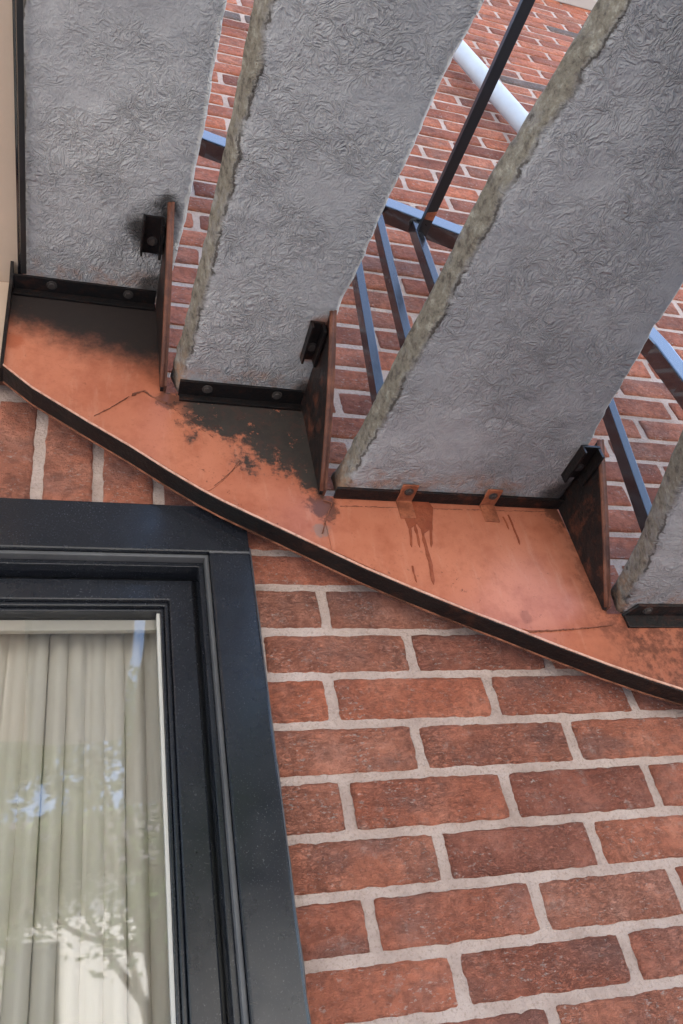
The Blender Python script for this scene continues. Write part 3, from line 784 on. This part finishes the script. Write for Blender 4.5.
# worn bearing strip under the wide tread
mb = MB(); mb.box((.040, YS-.024, Z3-.0050), (.4380, YS-.0005, Z3-.0006)); mb.build('bearing_strip', M_rust_plate, stair, bevel=.001)
for cx in (.1555, .302):
    mb = MB(); w = .026
    prof_c = [(YS-.040, Z3-.0062), (YS-.004, Z3-.0062), (YS-.004, Z3-.040), (YS-.0005, Z3-.040), (YS-.0005, Z3-.0028), (YS-.040, Z3-.0028)]
    mb.extrude([(cx-w/2, y, z) for y, z in prof_c], (w, 0, 0))
    o = mb.build('angle_clip', M_clip, stair, bevel=.0008); bolt(o, (cx, YS-.027, Z3-.0064), (0, 0, -1), .005)
# short clips holding tread ends to the gussets
def end_clip(X, z, y0, y1, w, m):
    mb = MB()
    mb.box((X-w, y1, z-.0052), (X-.0028, y0, z-.0006)); mb.box((X-.0075, y1+.001, z-.024), (X-.0028, y0-.001, z-.0055))
    mb.box((X-w, y1, z-.018), (X-w+.0035, y0, z-.0054))
    o = mb.build('angle_clip', m, stair, bevel=.0008); bolt(o, (X-w*.5, (y0+y1)/2+.01, z-.0055), (0, 0, -1), .0055)
end_clip(-.2145, Z1, -.165, -.232, .036, M_black_rust)
end_clip(.0180, Z2, -.160, -.232, .026, M_black_rust)
end_clip(.4375, Z3, -.140, -.210, .036, M_black_rust)

# ------------------------------------------------------------------ railing on the wall side
YR = -.120
rail = thing('stair_railing', 'black square bar railing standing on the stair beside the brick wall', 'railing', (.3, YR, Z3+TH))
rp = [on_y(x, y, YR-.02) for x, y in [(130, 108), (207, 140), (395, 209), (470, 238), (560, 268), (605, 288), (655, 343), (683, 380), (730, 445)]]
HT = .040
def bar(path, h, d, name, m, parent, yc):
    """flat bar following (x, z) points of its lower front edge in a vertical plane"""
    n = len(path); top = []
    for i, p_ in enumerate(path):
        a_ = path[max(i-1, 0)]; b_ = path[min(i+1, n-1)]; dx, dz = b_[0]-a_[0], b_[1]-a_[1]; l = math.hypot(dx, dz)
        top.append((p_[0]-dz/l*h, p_[1]+dx/l*h))
    mb = MB(); vs = []; fs = []
    for (x, z), (x2, z2) in zip(path, top): vs += [(x, yc-d/2, z), (x, yc+d/2, z), (x2, yc+d/2, z2), (x2, yc-d/2, z2)]
    for i in range(n-1):
        for k in range(4): fs.append((i*4+k, i*4+(k+1) % 4, i*4+4+(k+1) % 4, i*4+4+k))
    fs += [(3, 2, 1, 0), ((n-1)*4, (n-1)*4+1, (n-1)*4+2, (n-1)*4+3)]
    mb.add(vs, fs); return mb.build(name, m, parent, bevel=.003)
path = [(q.x, q.z) for q in rp]
bar(path, HT, .040, 'handrail', M_rail, rail, YR)
def rail_z(x):
    for (x0, z0), (x1, z1) in zip(path, path[1:]):
        if x0 <= x <= x1: return z0+(z1-z0)*(x-x0)/(x1-x0)
    return path[-1][1]
for pt, pb_, ztop_of in (((360, 290), (378, 395), Z3), ((382, 240), (407, 345), Z3), ((417, 235), (439, 300), Z3), ((612, 420), (640, 500), Z4)):
    q0, q1 = on_y(*pt, YR), on_y(*pb_, YR); w = .0082; wy = .0135; d_ = (q0-q1)/(q0.z-q1.z)
    a_ = q1+d_*(ztop_of+TH-.002-q1.z); zt = rail_z(q0.x)+.004; b_ = q1+d_*(zt-q1.z); zt = rail_z(b_.x)+.004; b_ = q1+d_*(zt-q1.z)
    mb = MB(); mb.extrude([(a_.x-w, YR-wy, a_.z), (a_.x+w, YR-wy, a_.z), (a_.x+w, YR+wy, a_.z), (a_.x-w, YR+wy, a_.z)], b_-a_); bo = mb.build('baluster', M_balu, rail, bevel=.0015)
    mb = MB(); mb.tube([b_+Vector((0, -wy*.4, -.004)), b_+Vector((0, -wy*.4, .002))], .0125, 10); mb.build('weld_collar', M_bar, bo, smooth=True)
zb = on_y(437, 225, YR-.02).z-.014
e0 = on_z(417, 245, zb-.010); e1 = on_z(524, 12, zb-.010); dv = (e1-e0)
e1 = e0+dv*2.0; sd_ = Vector((0, 0, 1)).cross(dv.normalized())*.011
mb = MB(); mb.extrude([e0+sd_, e0-sd_, e1-sd_, e1+sd_], (0, 0, .012)); mb.build('cross_bar', M_bar, rail, bevel=.0012)
mb = MB(); k0 = e0+dv*.13; mb.extrude([k0+sd_*.9, k0-sd_*.9, k0+dv*.03-sd_*.9, k0+dv*.045+sd_*.9], (0, 0, -.0012)); mb.build('orange_patch', M_clip, rail)  # small orange patch on the underside of the bar

# ------------------------------------------------------------------ landing at the top of the stair
land = thing('landing', 'beige boarded landing beside the highest concrete tread', 'landing', (-.8, -.5, .63))
mb = MB(); mb.box((-1.6, -1.65, .640), (-.4405, -.0520, .76)); mb.build('soffit_board', M_beige, land)
mb = MB(); mb.box((-1.6, -.052, .415), (-.4535, -.030, .6395)); mb.build('fascia_board', M_beige, land)
mb = MB(); mb.box((-.4402, -1.62, .626), (-.4345, -.064, .80)); mb.build('riser_plate', M_rail, land, bevel=.001)
mb = MB(); mb.box((-.4338, -1.61, .6085), (-.4255, -.095, .6122)); mb.build('edge_trim', M_bar, land, bevel=.0006)
mb = MB(); mb.tube([(-.4345, -1.6, .624), (-.4345, -.08, .624)], .0022, 10); mb.build('edge_rod', M_rail, land, smooth=True)

# ------------------------------------------------------------------ drainpipe and gutter on the upper wall
pa, pb = on_y(464, 56, -.055), on_y(527, 128, -.055)
d = pb-pa
dp = thing('drainpipe', 'white sloping drainpipe on the upper brick wall', 'drainpipe', (pa.x, 0, pb.z))
k1 = pa+d*1.35
mb = MB(); mb.tube([pa-d*2.6, pa-d*.6, pa, pb, k1, k1+Vector((.25, 0, -.06)), k1+Vector((.9, 0, -.12))], .030, 20); mb.build('pipe', M_white, dp, smooth=True)
mb = MB(); q = pa-d*.75; mb.tube([q-d*.06, q+d*.06], .034, 20); mb.box((q.x-.012, -.03, q.z-.02), (q.x+.012, .001, q.z+.02)); mb.build('pipe_bracket', M_white, dp, smooth=False)
gp = on_y(592, 11, -.005)
gu = thing('eaves_gutter', 'pale gutter board along the top of the brick wall', 'gutter', (2, -.06, gp.z))
mb = MB(); mb.box((.5, -.05, gp.z), (WX1, -.0045, gp.z+.02)); mb.build('soffit_board', M_stone, gu, bevel=.004)
mb = MB(); mb.box((.5, -.065, gp.z+.004), (WX1, -.0505, gp.z+.16)); mb.build('fascia_board', M_white, gu, bevel=.004)

# ------------------------------------------------------------------ what stands across the street (seen in the window glass)
def tree(x, y, h, cr, seed, label):
    r = random.Random(seed); t = thing('tree', label, 'tree', (x, y, GROUND), 'trees across the street')
    mb = MB(); top = Vector((x+r.uniform(-.3, .3), y, GROUND+h*.62)); base = Vector((x, y, GROUND))
    mb.tube([base, base.lerp(top, .3)+Vector((.08, 0, 0)), base.lerp(top, .7), top], [.20, .16, .12, .07], 9)
    cl = []
    for i in range(22):
        a = r.uniform(0, 6.28); e = r.uniform(-.75, 1.0); rr = cr*r.uniform(.45, .95)
        c_ = Vector((x+rr*math.cos(a)*math.cos(e), y+rr*math.sin(a)*math.cos(e), GROUND+h*.66+rr*math.sin(e)*1.1)); cl.append((c_, cr*r.uniform(.22, .40)))
        st = base.lerp(top, r.uniform(.5, .95)); mb.tube([st, st.lerp(c_, .5)+Vector((0, 0, -.1)), c_], [.06, .04, .012], 6)
    mb.build('trunk', M_bark, t, smooth=True)
    lf = MB()
    for c_, rad in cl:
        for k in range(520):
            v = Vector((r.gauss(0, 1), r.gauss(0, 1), r.gauss(0, 1))).normalized()*rad*(r.random()**.45); p_ = c_+v
            u = Vector((r.gauss(0, 1), r.gauss(0, 1), r.gauss(0, .6))).normalized(); w = u.orthogonal().normalized(); s_ = r.uniform(.035, .075)
            lf.poly([p_-u*s_, p_+w*s_*.5, p_+u*s_, p_-w*s_*.5])
    o = lf.build('crown', M_leaf, t); o['kind'] = 'stuff'
tree(-1.9, -8.4, 7.2, 2.0, 3, 'broad leafy tree across the street in front of the white house')
tree(.9, -10.2, 8.0, 2.2, 11, 'taller leafy tree at the right of the white house front')
tree(-4.8, -10.5, 7.8, 2.4, 21, 'leafy tree at the left corner of the white house')
wh = thing('white_house', 'white rendered house with a slate roof across the street', 'house', (0, -17, GROUND))
mb = MB(); mb.box((-7, -21, GROUND), (6, -15, GROUND+6.4)); mb.build('wall', M_render, wh)
mb = MB(); mb.add([(-7.3, -14.6, GROUND+6.401), (6.3, -14.6, GROUND+6.401), (6.3, -21.4, GROUND+6.401), (-7.3, -21.4, GROUND+6.401), (-7.3, -18, GROUND+8.6), (6.3, -18, GROUND+8.6)], [(0, 1, 5, 4), (2, 3, 4, 5), (1, 2, 5), (3, 0, 4), (3, 2, 1, 0)]); mb.build('roof', M_tile, wh)
for i in range(5):
    for zf in (.9, 3.8):
        x0 = -6.2+i*2.5
        mb = MB(); mb.box((x0, -14.995, GROUND+zf), (x0+1.1, -14.93, GROUND+zf+1.5)); o = mb.build('window', M_spacer, wh)
        mb = MB(); mb.box((x0+.07, -14.929, GROUND+zf+.07), (x0+1.03, -14.92, GROUND+zf+1.43)); mb.build('pane', M_pane, o)
print('objects', len(bpy.data.objects))
